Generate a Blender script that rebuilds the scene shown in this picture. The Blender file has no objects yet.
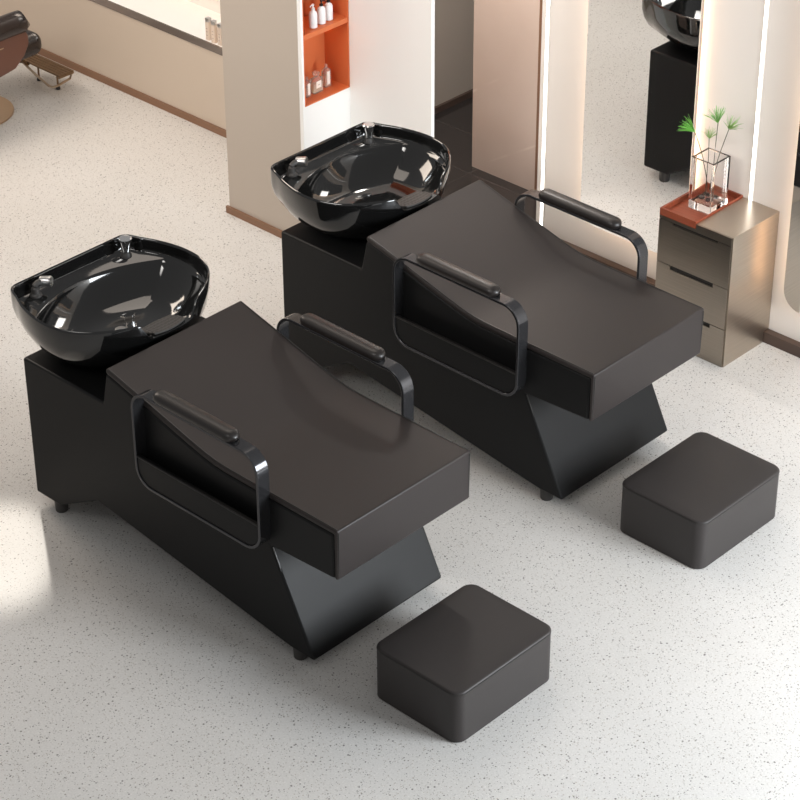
import bpy, bmesh, math, random
from mathutils import Vector, Matrix
random.seed(7)
S = bpy.context.scene
COL = S.collection
PI = math.pi

# ------------------------------------------------------------------ materials
def mat(name, color, rough=.5, metal=0., spec=.5, coat=0., **kw):
    m = bpy.data.materials.new(name); m.use_nodes = True
    b = m.node_tree.nodes['Principled BSDF']
    b.inputs['Base Color'].default_value = (*color, 1)
    b.inputs['Roughness'].default_value = rough
    b.inputs['Metallic'].default_value = metal
    b.inputs['Specular IOR Level'].default_value = spec
    b.inputs['Coat Weight'].default_value = coat
    b.inputs['Coat Roughness'].default_value = .05
    for k, v in kw.items(): b.inputs[k].default_value = v
    return m

def nodes(m): return m.node_tree.nodes, m.node_tree.links, m.node_tree.nodes['Principled BSDF']

def coords(n, l, scale=(1,1,1), kind='Object'):
    t = n.new('ShaderNodeTexCoord'); mp = n.new('ShaderNodeMapping')
    mp.inputs['Scale'].default_value = scale
    l.new(t.outputs[kind], mp.inputs['Vector']); return mp.outputs['Vector']

def ramp(n, l, fac, stops):
    r = n.new('ShaderNodeValToRGB'); e = r.color_ramp.elements
    while len(e) < len(stops): e.new(.5)
    for i, (p, c) in enumerate(stops):
        e[i].position = p; e[i].color = c if len(c) == 4 else (*c, 1)
    l.new(fac, r.inputs['Fac']); return r.outputs['Color']

def bump(n, l, b, h, strength, dist=.001):
    k = n.new('ShaderNodeBump'); k.inputs['Strength'].default_value = strength
    k.inputs['Distance'].default_value = dist
    l.new(h, k.inputs['Height']); l.new(k.outputs['Normal'], b.inputs['Normal'])

def mix(n, l, fac, a, b_, mode='MIX'):
    k = n.new('ShaderNodeMixRGB'); k.blend_type = mode
    for s, v in ((0, fac), (1, a), (2, b_)):
        if hasattr(v, 'is_linked'): l.new(v, k.inputs[s])
        else: k.inputs[s].default_value = v if s == 0 else (*v, 1)
    return k.outputs[0]

def terrazzo():
    m = mat('terrazzo', (.6,.57,.53), .38, spec=.45); n, l, b = nodes(m)
    v = coords(n, l)
    col = None
    big = n.new('ShaderNodeTexNoise'); big.inputs['Scale'].default_value = 2.2; big.inputs['Detail'].default_value = 3
    l.new(v, big.inputs['Vector'])
    col = ramp(n, l, big.outputs['Fac'], [(.3,(.67,.655,.63)), (.7,(.73,.715,.695))])
    # fine grain
    g = n.new('ShaderNodeTexNoise'); g.inputs['Scale'].default_value = 160; l.new(v, g.inputs['Vector'])
    col = mix(n, l, .35, col, ramp(n, l, g.outputs['Fac'], [(.3,(.56,.545,.52)), (.65,(.80,.785,.765))]))
    # chips: voronoi cells picked at random, three sizes
    for sc, thr, rad, c in ((105, .87, .32, (.10,.085,.075)), (180, .80, .33, (.17,.155,.14)), (70, .94, .27, (.07,.06,.055)), (130, .84, .33, (.42,.37,.32)), (160,.86,.34,(.86,.84,.81))):
        vo = n.new('ShaderNodeTexVoronoi'); vo.inputs['Scale'].default_value = sc; l.new(v, vo.inputs['Vector'])
        sep = n.new('ShaderNodeSeparateColor'); l.new(vo.outputs['Color'], sep.inputs[0])
        gt = n.new('ShaderNodeMath'); gt.operation = 'GREATER_THAN'; l.new(sep.outputs[0], gt.inputs[0]); gt.inputs[1].default_value = thr
        lt = n.new('ShaderNodeMapRange'); l.new(vo.outputs['Distance'], lt.inputs[0])
        lt.inputs[1].default_value = rad; lt.inputs[2].default_value = rad*.75; lt.inputs[3].default_value = 0; lt.inputs[4].default_value = 1
        mu = n.new('ShaderNodeMath'); mu.operation = 'MULTIPLY'; l.new(gt.outputs[0], mu.inputs[0]); l.new(lt.outputs[0], mu.inputs[1])
        m2 = n.new('ShaderNodeMath'); m2.operation = 'MULTIPLY'; l.new(mu.outputs[0], m2.inputs[0]); m2.inputs[1].default_value = .82
        col = mix(n, l, m2.outputs[0], col, c)
    l.new(col, b.inputs['Base Color'])
    return m

def leather(name, c, rough, spec=.5):
    m = mat(name, c, rough, spec=spec); n, l, b = nodes(m)
    v = coords(n, l)
    vo = n.new('ShaderNodeTexVoronoi'); vo.inputs['Scale'].default_value = 420; l.new(v, vo.inputs['Vector'])
    bump(n, l, b, vo.outputs['Distance'], .12, .0006)
    return m

def paint(name, c, rough=.55):
    m = mat(name, c, rough, spec=.3); n, l, b = nodes(m)
    no = n.new('ShaderNodeTexNoise'); no.inputs['Scale'].default_value = 60; l.new(coords(n, l), no.inputs['Vector'])
    bump(n, l, b, no.outputs['Fac'], .05, .001)
    return m

def brushed(name, c, rough, scale=(3,3,300)):
    m = mat(name, c, rough, metal=1.); n, l, b = nodes(m)
    no = n.new('ShaderNodeTexNoise'); no.inputs['Scale'].default_value = 1; no.inputs['Detail'].default_value = 3
    l.new(coords(n, l, scale), no.inputs['Vector'])
    l.new(mix(n, l, .35, c, ramp(n, l, no.outputs['Fac'], [(.3,tuple(x*.75 for x in c)), (.7,tuple(min(1,x*1.2) for x in c))])), b.inputs['Base Color'])
    bump(n, l, b, no.outputs['Fac'], .04, .0005)
    return m

def wood(name, c, rough=.35):
    m = mat(name, c, rough); n, l, b = nodes(m)
    no = n.new('ShaderNodeTexNoise'); no.inputs['Scale'].default_value = 6; no.inputs['Detail'].default_value = 6
    l.new(coords(n, l, (1,14,6)), no.inputs['Vector'])
    l.new(ramp(n, l, no.outputs['Fac'], [(.3,tuple(x*.72 for x in c)), (.7,tuple(x*1.15 for x in c))]), b.inputs['Base Color'])
    return m

def marble():
    m = mat('pink_marble', (.60,.49,.43), .16, spec=.5); n, l, b = nodes(m)
    v = coords(n, l)
    no = n.new('ShaderNodeTexNoise'); no.inputs['Scale'].default_value = 1.6; no.inputs['Detail'].default_value = 4; l.new(v, no.inputs['Vector'])
    col = ramp(n, l, no.outputs['Fac'], [(.3,(.58,.46,.395)), (.7,(.66,.55,.49))])
    w = n.new('ShaderNodeTexWave'); w.inputs['Scale'].default_value = .95; w.inputs['Distortion'].default_value = 1.6
    w.inputs['Detail'].default_value = 2; w.inputs['Detail Scale'].default_value = .7
    mp = n.new('ShaderNodeMapping'); mp.inputs['Rotation'].default_value = (0, math.radians(125), 0)
    l.new(v, mp.inputs['Vector']); l.new(mp.outputs['Vector'], w.inputs['Vector'])
    f = ramp(n, l, w.outputs['Fac'], [(.0,(1,1,1)), (.004,(0,0,0))])
    n3 = n.new('ShaderNodeTexNoise'); n3.inputs['Scale'].default_value = 4.5; l.new(v, n3.inputs['Vector'])
    sc = n.new('ShaderNodeMath'); sc.operation = 'MULTIPLY'
    l.new(f, sc.inputs[0]); l.new(ramp(n, l, n3.outputs['Fac'], [(.46,(0,0,0)), (.60,(.5,.5,.5))]), sc.inputs[1])
    l.new(mix(n, l, sc.outputs[0], col, (.78,.68,.6)), b.inputs['Base Color'])
    return m

def tile():
    m = mat('dark_tile', (.03,.026,.026), .14, spec=.5); n, l, b = nodes(m)
    br = n.new('ShaderNodeTexBrick'); br.offset = 0
    br.inputs['Scale'].default_value = 1
    br.inputs['Brick Width'].default_value = .6; br.inputs['Row Height'].default_value = .3
    br.inputs['Mortar Size'].default_value = .0025
    br.inputs['Color1'].default_value = (.032,.028,.028,1); br.inputs['Color2'].default_value = (.038,.033,.032,1)
    br.inputs['Mortar'].default_value = (.06,.052,.05,1)
    l.new(coords(n, l), br.inputs['Vector']); l.new(br.outputs['Color'], b.inputs['Base Color'])
    return m

def glow(name, c, s):
    m = bpy.data.materials.new(name); m.use_nodes = True; n = m.node_tree.nodes; n.clear()
    e = n.new('ShaderNodeEmission'); o = n.new('ShaderNodeOutputMaterial')
    e.inputs[0].default_value = (*c, 1); e.inputs[1].default_value = s
    m.node_tree.links.new(e.outputs[0], o.inputs[0]); return m

M = dict(
    floor=terrazzo(),
    body=leather('black_vinyl', (.0075,.0075,.0078), .46, .2),
    cushion=leather('black_leather', (.0235,.0185,.0175), .46, .34),
    stool=leather('stool_leather', (.035,.0305,.0295), .48, .36),
    piping=mat('piping', (.02,.018,.017), .3),
    pad=leather('armrest_pad', (.016,.013,.012), .36),
    frame=mat('black_chrome', (.075,.075,.08), .14, metal=.75),
    basin=mat('gloss_black_acrylic', (.006,.006,.006), .07, spec=.6, coat=.4),
    rubber=mat('black_rubber', (.045,.042,.04), .5),
    chrome=mat('chrome', (.82,.82,.82), .10, metal=1),
    chrome_soft=mat('satin_chrome', (.55,.54,.53), .3, metal=1),
    white=paint('white_paint', (.86,.845,.82)),
    cream=paint('cream_paint', (.82,.765,.715)),
    taupe=paint('taupe_paint', (.47,.405,.345), .5),
    beige=paint('beige_paint', (.56,.47,.385), .5),
    brownboard=paint('brown_skirting', (.23,.125,.075), .4),
    darkboard=paint('dark_skirting', (.09,.06,.047), .35),
    orange=paint('orange_lacquer', (.62,.16,.055), .4),
    marble=marble(), tile=tile(),
    led=glow('led_white', (1,.97,.92), 5.0),
    led_warm=glow('led_warm', (1,.68,.44), 15.0),
    led_soft=glow('led_soft', (1,.72,.5), 3.0),
    led_shelf=glow('led_shelf', (1,.70,.42), 14.),
    mirror=mat('mirror_silver', (.93,.93,.92), .01, metal=1),
    mirror_edge=mat('mirror_edge', (.45,.40,.36), .2, metal=.6),
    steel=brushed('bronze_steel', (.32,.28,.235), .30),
    steel_lit=brushed('bronze_steel_lit', (.50,.435,.365), .32),  # same metal as the drawers, paler to paint in light on the side
    slot=mat('slot_dark', (.012,.01,.009), .6),
    tray=wood('red_tray_wood', (.27,.062,.028)),
    glass=mat('clear_glass', (1,1,1), .0, **{'Transmission Weight':1., 'IOR':1.45}),
    stem=mat('stem', (.035,.045,.02), .5),
    leaf=mat('papyrus_leaf', (.13,.42,.05), .45),
    leafpale=mat('papyrus_leaf_pale', (.25,.42,.12), .45),
    pebble=mat('dark_pebble', (.03,.02,.02), .3),
    brass=brushed('brass', (.27,.18,.11), .3, (200,3,3)),
    brasspale=mat('pale_brass', (.55,.42,.3), .3, metal=1),
    chairleather=leather('chair_leather', (.022,.014,.012), .26),
    chairshell=mat('brown_shell', (.15,.062,.04), .4),
    bottlewhite=mat('white_bottle', (.82,.82,.82), .25),
    bottleblack=mat('black_pump', (.015,.015,.015), .3),
    label=mat('cream_label', (.85,.78,.7), .4),
    perfume=mat('perfume_amber', (1,.90,.72), .1, **{'Transmission Weight':.6, 'IOR':1.3}),
    pglass=mat('perfume_glass', (1,.93,.86), .05, **{'Transmission Weight':.85, 'IOR':1.15}),
    tube=mat('frosted_peach', (.92,.78,.66), .2, **{'Transmission Weight':.35}),
    mark=mat('grey_print', (.25,.2,.18), .5),
    ledge=mat('bronze_ledge', (.30,.25,.22), .25, metal=.7),
)

# ------------------------------------------------------------------ helpers
def mesh_obj(name, bm, m, parent=None, smooth=True, angle=35):
    me = bpy.data.meshes.new(name); bmesh.ops.recalc_face_normals(bm, faces=bm.faces)
    bm.to_mesh(me); bm.free()
    o = bpy.data.objects.new(name, me); COL.objects.link(o)
    for x in (m if isinstance(m, (list, tuple)) else [m]): me.materials.append(x)
    if smooth:
        me.polygons.foreach_set('use_smooth', [True]*len(me.polygons))
        me.set_sharp_from_angle(angle=math.radians(angle))
    if parent: o.parent = parent
    return o

def bev(o, w, seg=3, ang=40):
    b = o.modifiers.new('bevel', 'BEVEL'); b.width = w; b.segments = seg
    b.limit_method = 'ANGLE'; b.angle_limit = math.radians(ang); b.harden_normals = False
    return o

def box(bm, x0, x1, y0, y1, z0, z1, mi=0):
    vs = [bm.verts.new((x, y, z)) for x in (x0, x1) for y in (y0, y1) for z in (z0, z1)]
    for f in ((0,1,3,2),(4,6,7,5),(0,4,5,1),(2,3,7,6),(0,2,6,4),(1,5,7,3)):
        fc = bm.faces.new([vs[i] for i in f]); fc.material_index = mi
    return vs

def prism(bm, pts, a, b, axis='Y', mi=0):
    """polygon pts extruded along axis from a to b. Y: pts=(x,z); Z: pts=(x,y); X: pts=(y,z)"""
    def P(p, t): return {'Y':(p[0],t,p[1]), 'Z':(p[0],p[1],t), 'X':(t,p[0],p[1])}[axis]
    A = [bm.verts.new(P(p, a)) for p in pts]; B = [bm.verts.new(P(p, b)) for p in pts]
    n = len(pts); fs = [bm.faces.new(A), bm.faces.new(B)]
    for i in range(n): fs.append(bm.faces.new((A[i], A[(i+1)%n], B[(i+1)%n], B[i])))
    for f in fs: f.material_index = mi

def rrect(x0, x1, y0, y1, r, n=8):
    out = []
    for cx, cy, a0 in ((x1-r, y1-r, 0), (x0+r, y1-r, 90), (x0+r, y0+r, 180), (x1-r, y0+r, 270)):
        for i in range(n+1):
            a = math.radians(a0 + 90*i/n); out.append((cx+r*math.cos(a), cy+r*math.sin(a)))
    return out

def ring_prism(bm, outer, inner, a, b, axis='Y'):
    def P(p, t): return {'Y':(p[0],t,p[1]), 'Z':(p[0],p[1],t), 'X':(t,p[0],p[1])}[axis]
    V = [[bm.verts.new(P(p, t)) for p in loop] for loop in (outer, inner) for t in (a, b)]
    oa, ob, ia, ib = V; n = len(outer)
    for i in range(n):
        j = (i+1) % n
        for q in ((oa[i],oa[j],ob[j],ob[i]), (ia[i],ib[i],ib[j],ia[j]), (oa[i],ia[i],ia[j],oa[j]), (ob[i],ob[j],ib[j],ib[i])):
            bm.faces.new(q)

def loft(bm, rings, cap0=True, cap1=True, mi=0):
    R = [[bm.verts.new(p) for p in r] for r in rings]; n = len(R[0])
    for a, b in zip(R, R[1:]):
        for i in range(n):
            f = bm.faces.new((a[i], a[(i+1)%n], b[(i+1)%n], b[i])); f.material_index = mi
    if cap0: bm.faces.new(R[0][::-1]).material_index = mi
    if cap1: bm.faces.new(R[-1]).material_index = mi

def lathe(bm, prof, cx=0, cy=0, n=24, mi=0):
    rings = [[(cx+r*math.cos(2*PI*i/n), cy+r*math.sin(2*PI*i/n), z) for i in range(n)] for r, z in prof]
    loft(bm, rings, mi=mi)

def tube(bm, pts, r, n=8, mi=0):
    pts = [Vector(p) for p in pts]; rings = []
    rr = r if isinstance(r, (list, tuple)) else [r]*len(pts)
    up = Vector((0,0,1))
    for i, p in enumerate(pts):
        d = (pts[min(i+1, len(pts)-1)] - pts[max(i-1, 0)]).normalized()
        a = d.cross(up)
        if a.length < .05: a = d.cross(Vector((1,0,0)))
        a.normalize(); b = a.cross(d)
        rings.append([tuple(p + (a*math.cos(2*PI*k/n) + b*math.sin(2*PI*k/n))*rr[i]) for k in range(n)])
    loft(bm, rings, mi=mi)

def tag(o, label, cat, group=None):
    o['label'] = label; o['category'] = cat
    if group: o['group'] = group
    return o

def thing(name, label, cat, loc=(0,0,0), rotz=0, group=None):
    o = bpy.data.objects.new(name, None); COL.objects.link(o); o.empty_display_size = .1
    o.location = loc; o.rotation_euler = (0,0,rotz); return tag(o, label, cat, group)

def struct(name, bm, m, **k):
    o = mesh_obj(name, bm, m, **k); o['kind'] = 'structure'; return o

def sbox(name, m, *a):
    bm = bmesh.new(); box(bm, *a); return struct(name, bm, m, smooth=False)

def dup(o, parent=None):
    c = o.copy(); COL.objects.link(c)
    if parent: c.parent = parent
    for ch in list(o.children): dup(ch, c)
    return c

# ------------------------------------------------------------------ setting
MY = 2.745                                   # plane of the mirror wall
bm = bmesh.new(); box(bm, -6, 6, -4.5, 2.62, -.1, 0); box(bm, .5, 6, 2.62, 2.80, -.1, 0)
struct('floor', bm, M['floor'], smooth=False)
sbox('floor_corridor', M['tile'], -1.16, .5, 2.62, 4.6, -.1, 0)

# left wall below and above its counter
H = 2.3
sbox('wall_left', M['beige'], -6, -1.15, 2.5, 2.6, 0, .416)
bm = bmesh.new(); box(bm, -6, -1.15, 2.76, 2.86, 0, H); struct('wall_left_upper', bm, M['cream'], smooth=False)
sbox('baseboard_left', M['brownboard'], -6, -1.15, 2.490, 2.4995, 0, .036)
# pillar with orange niches in the face that looks right
XP = -.638
bm = bmesh.new()
box(bm, -1.122, XP-.02, 2.0, 2.012, 0, H)                      # taupe face
struct('wall_pillar', bm, M['taupe'], smooth=False)
bm = bmesh.new()
box(bm, XP-.0195, XP, 2.0, 2.012, 0, H)                        # white front frame edge
box(bm, XP-.15, XP, 2.012, 2.28, 0, .667)                     # white panel below niches
box(bm, -1.122, XP-.15, 2.0125, 2.30, 0, H)
struct('wall_niche_surround', bm, M['white'], smooth=False)
bm = bmesh.new()
box(bm, XP-.149, XP-.143, 2.0125, 2.2795, .6672, H)            # back
box(bm, XP-.143, XP-.001, 2.0125, 2.018, .6672, H)
box(bm, XP-.143, XP-.001, 2.274, 2.2795, .6672, H)             # far side
box(bm, XP-.143, XP-.001, 2.018, 2.274, .6672, .672)           # bottom
struct('wall_niche_lining', bm, M['orange'], smooth=False)
sh = mesh_obj('niche_shelf', (lambda b: (box(b, XP-.142, XP-.001, 2.0185, 2.2735, .965, .987), b)[1])(bmesh.new()), M['orange'], smooth=False)
bev(sh, .0015, 2)
tag(sh, 'orange lacquered shelf board carrying the white pump bottles', 'shelf')
sh2 = dup(sh); sh2.location.z = .32
tag(sh2, 'orange shelf board above the white pump bottles', 'shelf')
sbox('trim_1', M['led_shelf'], XP-.141, XP-.133, 2.03, 2.27, .9605, .9645)
sbox('trim_2', M['led_shelf'], XP-.141, XP-.133, 2.03, 2.27, 1.279, 1.2845)
sbox('baseboard_pillar', M['brownboard'], -1.135, XP+.0, 1.988, 1.9995, 0, .033)
sbox('wall_white', M['white'], XP-.02, -.172, 2.2805, 2.30, 0, H)
# corridor
sbox('wall_corridor', M['taupe'], -1.30, -1.14, 2.3005, 4.6, 0, H)
sbox('baseboard_corridor', M['darkboard'], -1.1395, -1.125, 2.3005, 4.6, 0, .032)
sbox('wall_corridor_end', M['darkboard'], -1.16, .5, 4.6, 4.7, 0, H)
sbox('wall_marble', M['marble'], -.636, -.256, 3.06, 3.12, 0, H)
sbox('trim_3', M['brownboard'], -.2555, -.235, 3.055, 3.12, 0, H)
# mirror wall
sbox('wall_mirror_side', M['cream'], .018, 6, MY, 2.95, 0, H)
sbox('baseboard_right', M['darkboard'], .018, 6, MY-.034, MY-.0005, 0, .048)

def led_strip(x, label):
    o = thing('light_strip', label, 'light', (x, MY, .07), 0, 'white light strips in the mirror wall')
    b = bmesh.new(); box(b, -.0095, .0095, -.004, -.0005, 0, 2.1); mesh_obj('channel', b, M['white'], o, smooth=False)
    b = bmesh.new(); box(b, -.0065, .0065, -.0062, -.0042, .005, 2.095); mesh_obj('diffuser', b, M['led'], o, smooth=False)
    return o
led_strip(.052, 'white vertical light strip between the marble panel and the mirror')
led_strip(1.117, 'white vertical light strip rising behind the drawer cabinet')

def wall_mirror(x0, x1, z0, z1, label):
    r = .085
    o = thing('wall_mirror', label, 'mirror', ((x0+x1)/2, MY-.02, z0), 0, 'backlit mirrors on the right wall')
    w = (x1-x0)/2; h = z1-z0
    b = bmesh.new(); prism(b, rrect(-w, w, 0, h, r), -.018, -.004); g = mesh_obj('backing', b, M['mirror_edge'], o)
    b = bmesh.new(); prism(b, rrect(-w, w, 0, h, r), -.024, -.0185); mesh_obj('mirror_glass', b, M['mirror'], o)
    b = bmesh.new(); ring_prism(b, rrect(-w+.018, w-.018, .018, h-.018, r-.012), rrect(-w+.028, w-.028, .028, h-.028, r-.02), -.0035, .004)
    mesh_obj('backlight', b, M['led_warm'], o)
    b = bmesh.new(); ring_prism(b, rrect(-w+.04, w-.04, .04, h-.04, r-.03), rrect(-w+.07, w-.07, .07, h-.07, r-.04), -.0035, .0195)
    mesh_obj('mounting_frame', b, M['slot'], o)
    return o
wall_mirror(.294, .845, .205, 1.95, 'tall backlit mirror reflecting the rear shampoo unit')
wall_mirror(1.336, 1.887, .205, 1.95, 'backlit mirror at the right edge, beyond the drawer cabinet')

# ------------------------------------------------------------------ counter on the left wall
ct = thing('wall_counter', 'long pale counter with dark bronze front edge on the left wall', 'counter', (-3.5, 2.5, .416))
bm = bmesh.new(); box(bm, -2.4, 2.349, .004, .2595, .0005, .036); mesh_obj('counter_top', bm, M['white'], ct, smooth=False)
bm = bmesh.new(); box(bm, -2.4, 2.349, -.006, .0035, .0005, .037); mesh_obj('front_edge', bm, M['ledge'], ct, smooth=False)
def counter_mirror():
    o = thing('counter_mirror', 'large warm backlit mirror above the left counter', 'mirror', (-2.6, 2.76, .50))
    bm = bmesh.new(); box(bm, -.9, .93, -.026, -.020, .03, 1.5); mesh_obj('mirror_glass', bm, M['mirror'], o, smooth=False)
    bm = bmesh.new(); box(bm, -.88, .91, -.0195, -.001, .05, 1.48); mesh_obj('backing', bm, M['mirror_edge'], o, smooth=False)
    bm = bmesh.new(); box(bm, -.86, .89, -.014, -.004, .035, .046); mesh_obj('backlight', bm, M['led_soft'], o, smooth=False)
counter_mirror()

# ------------------------------------------------------------------ shampoo unit
W = .62
TOP = [(.450,.771), (.66,.716), (.86,.6635), (.93,.647), (.98,.6385), (1.03,.635), (1.10,.634), (1.30,.634), (1.541,.634)]
def basin_outline(n=128):
    half = [(-.113,0), (-.113,.12), (-.113,.225), (-.110,.253), (-.094,.272), (-.05,.289), (.02,.318), (.10,.338), (.17,.343),
            (.24,.332), (.305,.30), (.36,.245), (.40,.185), (.427,.125), (.443,.06), (.447,0)]
    pts = half + [(x, -y) for x, y in half[-2:0:-1]]
    m = len(pts); dense = []
    for i in range(m):
        p0, p1, p2, p3 = (Vector(pts[(i+k-1) % m]) for k in range(4))
        for j in range(12):
            t = j/12
            dense.append(.5*((2*p1)+(p2-p0)*t+(2*p0-5*p1+4*p2-p3)*t*t+(3*p1-p0-3*p2+p3)*t**3))
    L = [0]
    for a, b in zip(dense, dense[1:]+dense[:1]): L.append(L[-1]+(b-a).length)
    out = []; j = 0
    for k in range(n):
        s = L[-1]*k/n
        while L[j+1] < s: j += 1
        f = (s-L[j])/(L[j+1]-L[j]+1e-9); out.append(dense[j].lerp(dense[(j+1) % len(dense)], f))
    return out

def smooth(a, b, x):
    t = max(0, min(1, (x-a)/(b-a))); return t*t*(3-2*t)

def make_basin(parent):
    out = basin_outline(); c = Vector((.165, 0)); cy = W/2
    def sc(s, cc=c): return [cc+(p-cc)*s for p in out]
    def bowl(shrink, s=1., push=0.):
        res = []
        for p in out:
            q = c+(p-c)*shrink
            edge = -.035 - .01 + 1.1*q.y*q.y + push
            if q.x < edge: q = Vector((edge, q.y))
            res.append(q)
        b = Vector((.18, 0)); return [b+(q-b)*s for q in res]
    base = bowl(.93)
    def inner(t):
        b = Vector((.18, 0)); return [b+(q-b)*t for q in base]
    rings = [(sc(.30), .6235), (sc(.50), .6235), (sc(.60), .627), (sc(.68), .640), (sc(.81), .668), (sc(.92), .702), (sc(.975), .738), (sc(1.0), .775),
             (sc(1.003), .81), (sc(1.003), .838), (sc(.999), .845), (sc(.988), .8475), (sc(.976), .845), (sc(.970), .838), (sc(.964), .815), (sc(.957), .797), (sc(.942), .791),
             (bowl(.94), .790), (inner(.985), .786)]
    for k in range(14):
        t = .97*(1-k/14.5)**.8 
        rings.append((inner(t), .668+.108*max(0,(t-.25)/.72)**3.0))
    R = []
    for loop, z in rings:
        r = []
        for p in loop:
            zz = z
            if len(R) < 8 and p.x > .165: p = Vector((.165+(p.x-.165)*.955, p.y))
            if p.x > .28:
                lip = .784 + .07*smooth(.095, .135, abs(p.y)) 
                if z > .77: zz = min(z, lip if z < .9 else z) 
                if z > .784 and abs(p.y) < .135: zz = min(zz, lip)
            # moulded shoulder rest that slopes up to the neck cut inside the bowl
            if z < .79 and p.x > .26 and len(R) > 16:
                zz = z + (.784-z)*smooth(.26, .40, p.x)*smooth(.15, .06, abs(p.y))*.9
            r.append((p.x, cy+p.y, zz))
        R.append(r)
    bm = bmesh.new(); loft(bm, R)
    o = mesh_obj('wash_basin', bm, M['basin'], parent, angle=60); o['label'] = 'glossy black wash basin with a dipped neck cut'
    # drain
    bm = bmesh.new(); lathe(bm, [(.001,.6695),(.018,.6695),(.022,.668),(.022,.6645)], .16, cy, 20); mesh_obj('drain', bm, M['chrome_soft'], o)
    # ribbed neck pad
    bm = bmesh.new(); nx, ny = 15, 36
    g = {}
    for i in range(nx+1):
        for j in range(ny+1):
            u = i/nx; v = j/ny*2-1
            wdt = .078*(1-.12*abs(u-.5)*2)
            x = .345+.095*u; y = v*wdt
            z = .776+.016*u - .004*(1-u)*abs(v) + .003*(i % 3 == 1) - (.0022 if (j % 4 == 2 and i % 3 == 1) else 0)
            g[i,j] = bm.verts.new((x - .012*v*v*u, cy+y, z))
    for i in range(nx):
        for j in range(ny): bm.faces.new((g[i,j], g[i+1,j], g[i+1,j+1], g[i,j+1]))
    ex = bmesh.ops.extrude_face_region(bm, geom=list(bm.faces))
    bmesh.ops.translate(bm, verts=[v for v in ex['geom'] if isinstance(v, bmesh.types.BMVert)], vec=(0,0,-.006))
    mesh_obj('neck_pad', bm, M['rubber'], o)
    # mixer tap lever: cone flared to the top on a black base
    bm = bmesh.new(); x, y = -.052, .530
    lathe(bm, [(.020,.789),(.020,.800),(.016,.806),(.015,.812)], x, y, 24, 1)
    lathe(bm, [(.012,.812),(.0145,.814),(.0245,.855),(.0245,.865),(.020,.869),(.004,.870)], x, y, 24, 0)
    t = mesh_obj('tap_lever', bm, [M['chrome'], M['rubber']], o); t['label'] = 'chrome flared tap lever'
    # hand shower: tilted brushed head on a black socket
    bm = bmesh.new(); x, y = -.072, .128
    lathe(bm, [(.022,.789),(.022,.797),(.015,.803),(.014,.822),(.010,.826)], x, y, 20, 1)
    tube(bm, [(x,y,.820),(x,y,.832),(x+.003,y+.008,.839),(x+.008,y+.032,.842)], [.011,.011,.011,.012], 12, 1); a = Vector((x-.004, y+.026, .838)); d = Vector((.85, .45, .10)).normalized()
    tube(bm, [a, a+d*.003, a+d*.040, a+d*.044], [.013,.0175,.0195,.017], 20, 0)
    t = mesh_obj('hand_shower', bm, [M['chrome_soft'], M['rubber']], o); t['label'] = 'brushed chrome hand shower head'
    return o

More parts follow.
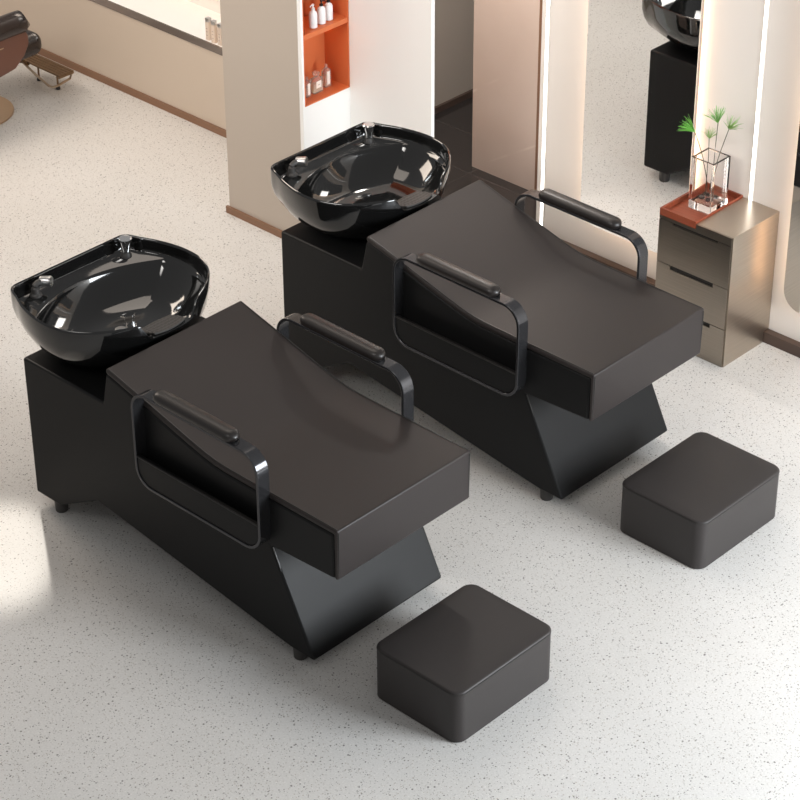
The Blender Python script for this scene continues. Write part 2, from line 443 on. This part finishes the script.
def make_unit():
    root = thing('shampoo_unit', '', 'shampoo unit', (0,0,0))
    # body
    bm = bmesh.new()
    IN = [(x-.001, z-.021) for x, z in TOP[:-1]]
    prism(bm, [(-.010,.048),(.124,.048),(.343,.174),(1.31,.047),(1.420,.047),(1.234,.424),(1.524,.440),(1.524,.613)] + IN[::-1] + [(.420,.621),(-.010,.621)], -.003, W+.003)
    b = mesh_obj('body', bm, M['body'], root, smooth=True); bev(b, .009, 3, 25)
    # cushion
    bm = bmesh.new()
    prism(bm, TOP + [(1.539,.441),(1.5255,.440),(1.5255,.6145)] + [(x-.001, z-.0195) for x, z in TOP[:-1]][::-1], -.003, W+.003)
    cu = mesh_obj('cushion', bm, M['cushion'], root); bev(cu, .008, 4, 25)
    for y in (.004, W-.004):
        bm = bmesh.new(); tube(bm, [(.458,y,.7685)]+[(x, y, z+.0005) for x, z in TOP[1:-1]]+[(1.531,y,.6335),(1.541,y,.622),(1.537,y,.456)], .0028, 6)
        mesh_obj('piping', bm, M['piping'], cu)
    # seam of the front panel
    for y in (0.004, W-.004):
        bm = bmesh.new(); tube(bm, [(1.236,y,.418),(1.402,y,.055)], .0028, 6); mesh_obj('piping', bm, M['piping'], b)
    # legs
    for x in (.092, 1.325):
        for y in (.027, W-.027):
            bm = bmesh.new(); lathe(bm, [(.021,0),(.023,.003),(.025,.056)], x, y, 20); mesh_obj('leg', bm, M['rubber'], root)
    # armrests
    for s in (0, 1):
        def Y(a): return a if s == 0 else W-a
        bm = bmesh.new()
        o_, i_ = rrect(.628, 1.238, .412, .792, .076, 10), rrect(.639, 1.227, .423, .781, .065, 10)
        ring_prism(bm, o_, i_, Y(-.052), Y(-.001))
        fr = mesh_obj('armrest', bm, M['frame'], root, angle=30); bev(fr, .002, 2)
        bm = bmesh.new(); lo = [p for p in rrect(.6402, 1.2258, .4242, .7798, .0638, 10) if p[1] < .49]
        pts = lo + []
        pts = sorted([p for p in lo if p[0] < .95], key=lambda p: -p[1]) + sorted([p for p in lo if p[0] >= .95], key=lambda p: p[1]) + [(1.2258,.529), (.6402,.529)]
        prism(bm, pts, Y(-.048), Y(-.036)); sp = mesh_obj('side_pocket', bm, M['body'], fr); bev(sp, .002, 2)
        bm = bmesh.new(); tube(bm, [(.641,Y(-.049),.526),(1.225,Y(-.049),.526)], .003, 6); mesh_obj('piping', bm, M['piping'], fr)
        # pad: rounded bar lying on the frame's top run
        bm = bmesh.new(); rings = []
        for k in range(25):
            t = .5-.5*math.cos(PI*k/24); x = .735+.385*t; e = min(t, 1-t)*.385
            q = math.sqrt(max(.03, 1-max(0, 1-e/.03)**2))
            r = []
            for i in range(20):
                a = 2*PI*i/20; ca, sa = math.cos(a), math.sin(a)
                yy = .030*q*math.copysign(abs(ca)**.8, ca); zz = .022*q*math.copysign(abs(sa)**.8, sa)
                r.append((x, Y(-.027)+yy, .792+.013+zz*.95))
            rings.append(r)
        loft(bm, rings); mesh_obj('arm_pad', bm, M['pad'], fr, angle=60)
    make_basin(root)
    return root
u1 = make_unit()
tag(u1, 'black shampoo unit in front, nearest to the lower left corner', 'shampoo unit', 'black backwash shampoo units')
u2 = dup(u1); u2.location = (.002, 1.2575, 0)
tag(u2, 'black shampoo unit at the back, beside the marble panel and drawer cabinet', 'shampoo unit', 'black backwash shampoo units')

# ------------------------------------------------------------------ footstools
def make_stool():
    r = thing('footstool', '', 'footstool')
    w, d, h = .374, .474, .205
    def ring(ins, z): return [(x, y, z) for x, y in rrect(-w/2+ins, w/2-ins, -d/2+ins, d/2-ins, .040, 8)]
    bm = bmesh.new(); loft(bm, [ring(.004, .0), ring(0, .004), ring(0, .1955)]); mesh_obj('side_cover', bm, M['stool'], r, angle=30)
    bm = bmesh.new(); loft(bm, [ring(.0, .196), ring(-.0005, .198), ring(0, .201), ring(.003, .2045), ring(.008, .2058), ring(.05,.2065)]); t = mesh_obj('top_cover', bm, M['stool'], r, angle=50)
    bm = bmesh.new(); ring_prism(bm, rrect(-w/2-.0018, w/2+.0018, -d/2-.0018, d/2+.0018, .0435, 8), rrect(-w/2+.002, w/2-.002, -d/2+.002, d/2-.002, .040, 8), .1945, .1975, 'Z')
    mesh_obj('piping', bm, M['piping'], t)
    return r
s1 = make_stool(); s1.location = (1.824, .284, 0)
tag(s1, 'low black footstool at the foot of the front shampoo unit, near the bottom', 'footstool', 'low black leather footstools')
s2 = dup(s1); s2.location = (1.824, 1.538, 0)
tag(s2, 'low black footstool at the foot of the rear shampoo unit, at the right', 'footstool', 'low black leather footstools')

# ------------------------------------------------------------------ drawer cabinet
cab = thing('drawer_cabinet', 'bronze metal drawer cabinet with a red tray top against the mirror wall', 'cabinet', (.903, 2.44, 0))
cw, ch = .352, .583; cd = MY-2.44-.001
bm = bmesh.new()
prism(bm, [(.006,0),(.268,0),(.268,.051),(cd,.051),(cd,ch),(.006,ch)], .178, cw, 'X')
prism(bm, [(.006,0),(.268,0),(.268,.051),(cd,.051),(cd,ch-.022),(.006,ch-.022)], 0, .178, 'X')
c_ = mesh_obj('carcass', bm, M['steel_lit'], cab, smooth=False)
bm = bmesh.new(); box(bm, 0, cw-.004, -.001, .0055, .548, ch-.0225); box(bm, .1785, cw-.004, -.001, .0055, ch-.0225, ch-.0005); mesh_obj('top_rail', bm, M['steel'], cab, smooth=False)
for k, (z0, z1) in enumerate(((.357,.545), (.1735,.3545), (.002,.171))):
    bm = bmesh.new()
    if k == 0: s0, s1_, sz = .066, .285, z1-.022
    else: s0, s1_, sz = .066, .277, z1-.020
    hgt = .004 if k == 0 else .0165
    sl = z1-.008 if k == 0 else z1-.0
    # front as a plate with the grip slot cut out of its top edge
    pts = [(0,z0),(cw-.004,z0),(cw-.004,z1),(s1_,z1),(s1_,z1-hgt-(.004 if k == 0 else 0)),(s0,z1-hgt-(.004 if k == 0 else 0)),(s0,z1),(0,z1)]
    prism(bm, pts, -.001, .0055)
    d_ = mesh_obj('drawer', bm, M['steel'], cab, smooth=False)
    bm = bmesh.new(); box(bm, s0+.0005, s1_-.0005, .0045, .0057, z1-hgt-.003, z1+.002); g_ = mesh_obj('finger_slot', bm, M['slot'], d_, smooth=False)
tr = thing('tray', 'shallow red wooden tray set in the left half of the cabinet top', 'tray', (.903, 2.44, ch-.022))
bm = bmesh.new(); a_, b_ = .176, cd
ring_prism(bm, [(0,-.001),(a_,-.001),(a_,b_-.001),(0,b_-.001)], [(.008,.008),(a_-.003,.008),(a_-.003,b_-.009),(.008,b_-.009)], .0005, .031, 'Z')
mesh_obj('rim', bm, M['tray'], tr, smooth=False)
bm = bmesh.new(); box(bm, .0083, a_-.0033, .0083, b_-.0093, .0005, .010); mesh_obj('tray_bottom', bm, M['tray'], tr, smooth=False)

# ------------------------------------------------------------------ vase with papyrus
vx, vy, vz = 1.014, 2.600, ch-.022+.0105
va = thing('vase', 'square clear glass vase holding papyrus stems on the red tray', 'vase', (vx, vy, vz))
bm = bmesh.new(); w = .055; t = .009; hh = .222
def sq(w_, z, r=.004): return [(x, y, z) for x, y in rrect(-w_, w_, -w_, w_, r, 3)]
loft(bm, [sq(w-.002, 0), sq(w, .002), sq(w, hh-.001), sq(w-.001, hh), sq(w-t+.001, hh), sq(w-t, hh-.001), sq(w-t, .036), sq(w-t-.006,.030)])
mesh_obj('glass_body', bm, M['glass'], va, angle=30)
for k, (px, py) in enumerate(((.012,-.012), (-.012,.012), (.014,.014), (-.013,-.013))):
    st = bmesh.new(); lathe(st, [(.004,-.006),(.011,-.003),(.013,.0),(.010,.005),(.003,.007)], px*1.3, py*1.3, 10)
    o = mesh_obj('pebble', st, M['pebble'], va); o.location = (0, 0, .0445)
# stems: head positions measured in the plane above the vase
heads = [((.933, 2.595, .872), (-.85,-.15,.45), .062, 34, 0, 'papyrus stem leaning left with a full green fan'),
         ((.998, 2.60, .864), (.05,0,1), .040, 20, 1, 'short pale papyrus stem in the middle of the vase'),
         ((1.034, 2.60, .943), (-.4,0,1), .058, 32, 0, 'tallest papyrus stem with an upright green tuft'),
         ((1.085, 2.602, .932), (.45,0,1), .056, 26, 1, 'papyrus stem leaning right with a thin pale tuft')]
for k, (hp, d, L, n, pale, lab) in enumerate(heads):
    base = Vector((vx+(-.006,-.004,.006,.004)[k]*2, vy+(.008,-.008,.008,-.006)[k], vz+.053))
    h = Vector(hp); root = thing('papyrus_stem', lab, 'plant', tuple(base), 0, 'papyrus stems in the vase')
    mid = base.lerp(h, .38)+Vector(((.038, .006, -.008, -.022)[k], 0, 0)); mid.z -= .012
    cpts = [base*(1-s)**2+mid*2*s*(1-s)+h*s*s for s in [i/8 for i in range(9)]]
    bm = bmesh.new(); tube(bm, [p-base for p in cpts], .0016, 6); mesh_obj('stalk', bm, M['stem'], root)
    bm = bmesh.new(); d = Vector(d).normalized(); h0 = h-base
    for i in range(int(n*1.6)):
        a = Vector((random.gauss(0,1), random.gauss(0,1), random.gauss(0,1))).normalized()
        dr = (d*1.25+a*(.85 if k != 0 else .7)).normalized(); ln = 1.3*L*random.uniform(.65,1.05)
        side = dr.cross(Vector((random.random(), random.random(), .2))).normalized()*.0016
        up_ = dr.cross(side).normalized()*.0005
        sag = Vector((0,0,-.10*ln))
        p0, p1, p2 = h0, h0+dr*ln*.55, h0+dr*ln+sag
        rings = [[tuple(p+side*s), tuple(p+up_), tuple(p-side*s), tuple(p-up_)] for p, s in ((p0,.5),(p1,1.),(p2,.12))]
        loft(bm, rings)
    mesh_obj('leaf_tuft', bm, M['leafpale' if pale else 'leaf'], root)

# ------------------------------------------------------------------ bottles in the niche
def pump_bottle(x, y, z, label, tip, black=True):
    o = thing('pump_bottle', label, 'bottle', (x, y, z), random.uniform(-.3,.3), 'white pump bottles on the niche shelf')
    bm = bmesh.new(); lathe(bm, [(.012,0),(.0145,.002),(.0145,.050),(.012,.057),(.006,.061),(.0055,.064)]); mesh_obj('bottle_body', bm, M['bottlewhite'], o, angle=50)
    bm = bmesh.new(); lathe(bm, [(.0068,.0642),(.0068,.070),(.0025,.071),(.0025,.079),(.005,.080),(.005,.084)], n=14)
    tube(bm, [(0,0,.082),(tip[0]*.014,tip[1]*.014,.0825),(tip[0]*.018,tip[1]*.018,.079)], .002, 6)
    mesh_obj('pump', bm, M['bottleblack' if black else 'bottlewhite'], o); o.scale = (1.22,)*3
pump_bottle(-.672, 2.105, .9873, 'white pump bottle with white pump, leftmost of the three in the niche', (.2,-1), False)
pump_bottle(-.676, 2.158, .9873, 'middle white pump bottle with black pump on the niche shelf', (.6,.6))
pump_bottle(-.682, 2.205, .9873, 'white pump bottle with black pump at the right of the niche shelf', (.6,.6))

def perfume(x, y, z, w, d, h, label, style):
    o = thing('perfume_bottle', label, 'bottle', (x, y, z), 0, 'glass perfume bottles in the niche')
    bm = bmesh.new()
    loft(bm, [[(a, b, q) for a, b in rrect(-d/2*s, d/2*s, -w/2*s, w/2*s, .003*s, 3)] for q, s in ((0,.94),(.003,1),(h*.86,1),(h*.93,.9),(h,.4))])
    mesh_obj('bottle_body', bm, M['pglass'], o, angle=40)
    bm = bmesh.new(); loft(bm, [[(a, b, q) for a, b in rrect(-d/2+.003, d/2-.003, -w/2+.003, w/2-.003, .002, 3)] for q in (.005, h*.62)]); mesh_obj('perfume_liquid', bm, M['perfume'], o)
    bm = bmesh.new()
    if style == 'wide': lathe(bm, [(.005,h),(.005,h+.006),(.013,h+.008),(.014,h+.018),(.009,h+.021)], n=8)
    else: lathe(bm, [(.004,h),(.006,h+.002),(.006,h+.012),(.002,h+.016)], n=12)
    mesh_obj('stopper', bm, M['pglass'], o)
    bm = bmesh.new(); lw = w*.24; box(bm, d/2+.0003, d/2+.0012, -lw, lw, h*(.34 if style == 'wide' else .15), h*(.78 if style == 'wide' else .85)); lb = mesh_obj('bottle_label', bm, M['label'], o, smooth=False)
    if style == 'wide':
        bm = bmesh.new(); box(bm, d/2+.0013, d/2+.0016, -lw*.45, lw*.45, h*.53, h*.56); mesh_obj('print', bm, M['mark'], lb, smooth=False)
    o.scale = (1.12,)*3
perfume(-.700, 2.085, .6723, .026, .022, .066, 'slim glass perfume bottle, leftmost in the lower niche', 'slim')
perfume(-.703, 2.144, .6723, .052, .026, .062, 'wide square perfume bottle with broad stopper in the lower niche', 'wide')
perfume(-.712, 2.212, .6723, .030, .024, .076, 'tall slim perfume bottle at the right in the lower niche', 'slim')

# ------------------------------------------------------------------ testers on the left counter
def tester(x, y, rot, label, h=.090):
    o = thing('lotion_bottle', label, 'bottle', (x, y, .4522), rot, 'peach lotion bottles on the counter')
    bm = bmesh.new(); loft(bm, [[(a, b, q) for a, b in rrect(-.011, .011, -.011, .011, .002, 3)] for q in (0, h)]); mesh_obj('bottle_body', bm, M['tube'], o)
    bm = bmesh.new(); loft(bm, [[(a, b, q) for a, b in rrect(-.0105, .0105, -.0105, .0105, .0018, 3)] for q in (h+.0003, h+.018)]); mesh_obj('cap', bm, M['chrome_soft'], o)
    bm = bmesh.new()
    for q in (.25,.45,.62): box(bm, -.005, .005, -.0114, -.0111, h*q, h*q+.003)
    mesh_obj('print', bm, M['mark'], o, smooth=False)
tester(-1.795, 2.525, .0, 'peach lotion bottle with silver cap, leftmost on the counter')
tester(-1.752, 2.520, .1, 'peach lotion bottle with silver cap in the middle of three')
tester(-1.712, 2.524, -.05, 'peach lotion bottle half hidden by the pillar', .086)

# ------------------------------------------------------------------ styling chair
chx, chy = -2.76, 1.84
ch_ = thing('styling_chair', 'brown and black styling chair with brass base at the left edge', 'chair', (chx, chy, 0))
def L_(pts): return [(x-chx, y-chy, z) for x, y, z in pts]
bm = bmesh.new(); lathe(bm, [(.197,0),(.205,.004),(.203,.010),(.06,.018),(.035,.022)], 0, 0, 48); mesh_obj('base_disc', bm, M['brasspale'], ch_)
bm = bmesh.new(); lathe(bm, [(.03,.0222),(.03,.27),(.045,.275),(.045,.285)], 0, 0, 24); mesh_obj('column', bm, M['brass'], ch_)
def soft_box(name, x0, x1, y0, y1, z0, z1, r, m, parent):
    bm = bmesh.new(); box(bm, x0, x1, y0, y1, z0, z1); o = mesh_obj(name, bm, m, parent); bev(o, r, 6); return o
soft_box('seat', -.235, .24, -.28, .298, .280, .395, .05, M['chairleather'], ch_)
soft_box('backrest', -.24, .24, -.40, -.29, .30, .85, .045, M['chairleather'], ch_)
for s in (-1, 1):
    bm = bmesh.new()
    prism(bm, [(-.38,.24),(.0,.272),(.09,.285),(.15,.335),(.18,.385),(.18,.425),(.165,.455),(.10,.470),(-.38,.470)], s*.238, s*.268, 'X')
    p = mesh_obj('side_panel', bm, M['chairshell'], ch_); bev(p, .006, 3, 25)
    bm = bmesh.new(); rings = []
    for k in range(13):
        t = k/12; y = -.38+.585*t; e = (1-t)*.585; q = math.sqrt(max(.02, 1-max(0, 1-e/.05)**2)); drop = .05*smooth(.75, .0, t)-.012+.03*smooth(.9, 1., t)
        rings.append([(s*.248+.052*q*math.cos(2*PI*i/20), y, .487-drop+.055*q*math.sin(2*PI*i/20)) for i in range(20)])
    loft(bm, rings); mesh_obj('armrest', bm, M['chairleather'], ch_, angle=60)
    bm = bmesh.new(); box(bm, s*.268, s*.271, -.20, .03, .408, .413) if s > 0 else box(bm, -.271, -.268, -.20, .03, .408, .413); mesh_obj('trim_strip', bm, M['brasspale'], ch_, smooth=False)
# footrest
bm = bmesh.new()
for k in range(5): box(bm, *( -2.853-chx, -2.560-chx), 2.232+.0185*k-chy, 2.232+.0185*k+.015-chy, .116, .124)
box(bm, -2.853-chx, -2.845-chx, 2.23-chy, 2.322-chy, .108, .1155); box(bm, -2.568-chx, -2.560-chx, 2.23-chy, 2.322-chy, .108, .1155)
fr = mesh_obj('footrest', bm, M['brass'], ch_, smooth=False)
bm = bmesh.new(); tube(bm, L_([(-2.852,2.236,.108),(-2.74,2.228,.075),(-2.640,2.225,.048),(-2.622,2.232,.045),(-2.612,2.25,.047),(-2.612,2.335,.060),(-2.57,2.318,.110)]), .006, 8); mesh_obj('footrest_bar', bm, M['brasspale'], fr)
for x in (-2.808, -2.663):
    bm = bmesh.new(); tube(bm, L_([(x,2.297,.014),(x,2.297,.1155)]), .005, 8); pp = mesh_obj('support_post', bm, M['brass'], fr)
    bm = bmesh.new(); lathe(bm, [(.011,0),(.011,.010),(.007,.0138)], x-chx, 2.297-chy, 14); mesh_obj('rubber_foot', bm, M['rubber'], pp)
for x in (-.085, -.045):
    bm = bmesh.new(); tube(bm, [(x,.24,.31),(x,.30,.24),(x,.385,.112),(x,.40,.108)], .008, 8); mesh_obj('footrest_arm', bm, M['brass'], fr)

# ------------------------------------------------------------------ light
w_ = bpy.data.worlds.new('room_light'); S.world = w_; w_.use_nodes = True
bg = w_.node_tree.nodes['Background']; bg.inputs[0].default_value = (1.0,.99,.98,1); bg.inputs[1].default_value = .30

def area(name, loc, target, size, sizey, power, color, spread=180):
    l = bpy.data.lights.new(name, 'AREA'); l.shape = 'RECTANGLE'; l.size = size; l.size_y = sizey; l.energy = power; l.color = color
    l.spread = math.radians(spread)
    o = bpy.data.objects.new(name, l); COL.objects.link(o); o.location = loc
    o.rotation_euler = (Vector(target)-Vector(loc)).to_track_quat('-Z','Y').to_euler(); return o
area('window_light', (5.4, 2.0, 1.45), (1.3, .7, .12), 2.2, 1.7, 310, (.90,.955,1))
area('ceiling_light', (-.6, 1.3, 3.6), (-.6, 1.3, 0), 2.2, 1.2, 22, (1,.88,.77))
area('left_warm_light', (-3.0, .6, 2.6), (-2.0, 1.7, 0), 1.6, 1.2, 58, (1,.86,.73))
area('added_wall_fill', (.6, -2.2, 3.6), (-.3, 2.7, 1.0), 3.0, 1.0, 19, (1,.96,.91), 60)  # added fill without a fixture, brightens the walls facing the camera
area('added_corridor_fill', (-.45, 2.62, 2.25), (-.45, 3.05, .5), .6, .15, 24, (1,.93,.86))  # added fill, no real lamp here; lifts the marble and corridor
sp = bpy.data.lights.new('sun_through_window', 'SPOT'); sp.energy = 260; sp.color = (1,.93,.83); sp.spot_size = math.radians(8.5); sp.spot_blend = .7; sp.shadow_soft_size = .05
so = bpy.data.objects.new('sun_through_window', sp); COL.objects.link(so)
tg = Vector((.13, -.29, 0)); so.location = tg+Vector((-.79*2.6, .61*2.6, 2.4)); so.rotation_euler = (tg-so.location).to_track_quat('-Z','Y').to_euler()

# ------------------------------------------------------------------ camera
pitch, yaw, roll, f = .571975856, 2.33121183, -.00499237, 2383.52691
fw = Vector((math.cos(pitch)*math.cos(yaw), math.cos(pitch)*math.sin(yaw), -math.sin(pitch)))
r = fw.cross(Vector((0,0,1))).normalized(); u = r.cross(fw)
r2 = r*math.cos(roll)+u*math.sin(roll); u2_ = -r*math.sin(roll)+u*math.cos(roll)
cam = bpy.data.cameras.new('camera'); co = bpy.data.objects.new('camera', cam); COL.objects.link(co)
mt = Matrix((r2, u2_, -fw)).transposed().to_4x4(); mt.translation = (5.84844189, -4.2423887, 5.01191141)
co.matrix_world = mt; cam.sensor_width = 36; cam.lens = f/800*36; cam.clip_end = 100
S.camera = co
S.view_settings.view_transform = 'Standard'; S.view_settings.look = 'None'; S.view_settings.gamma = 1
S.view_settings.use_curve_mapping = False; S.view_settings.exposure = 0
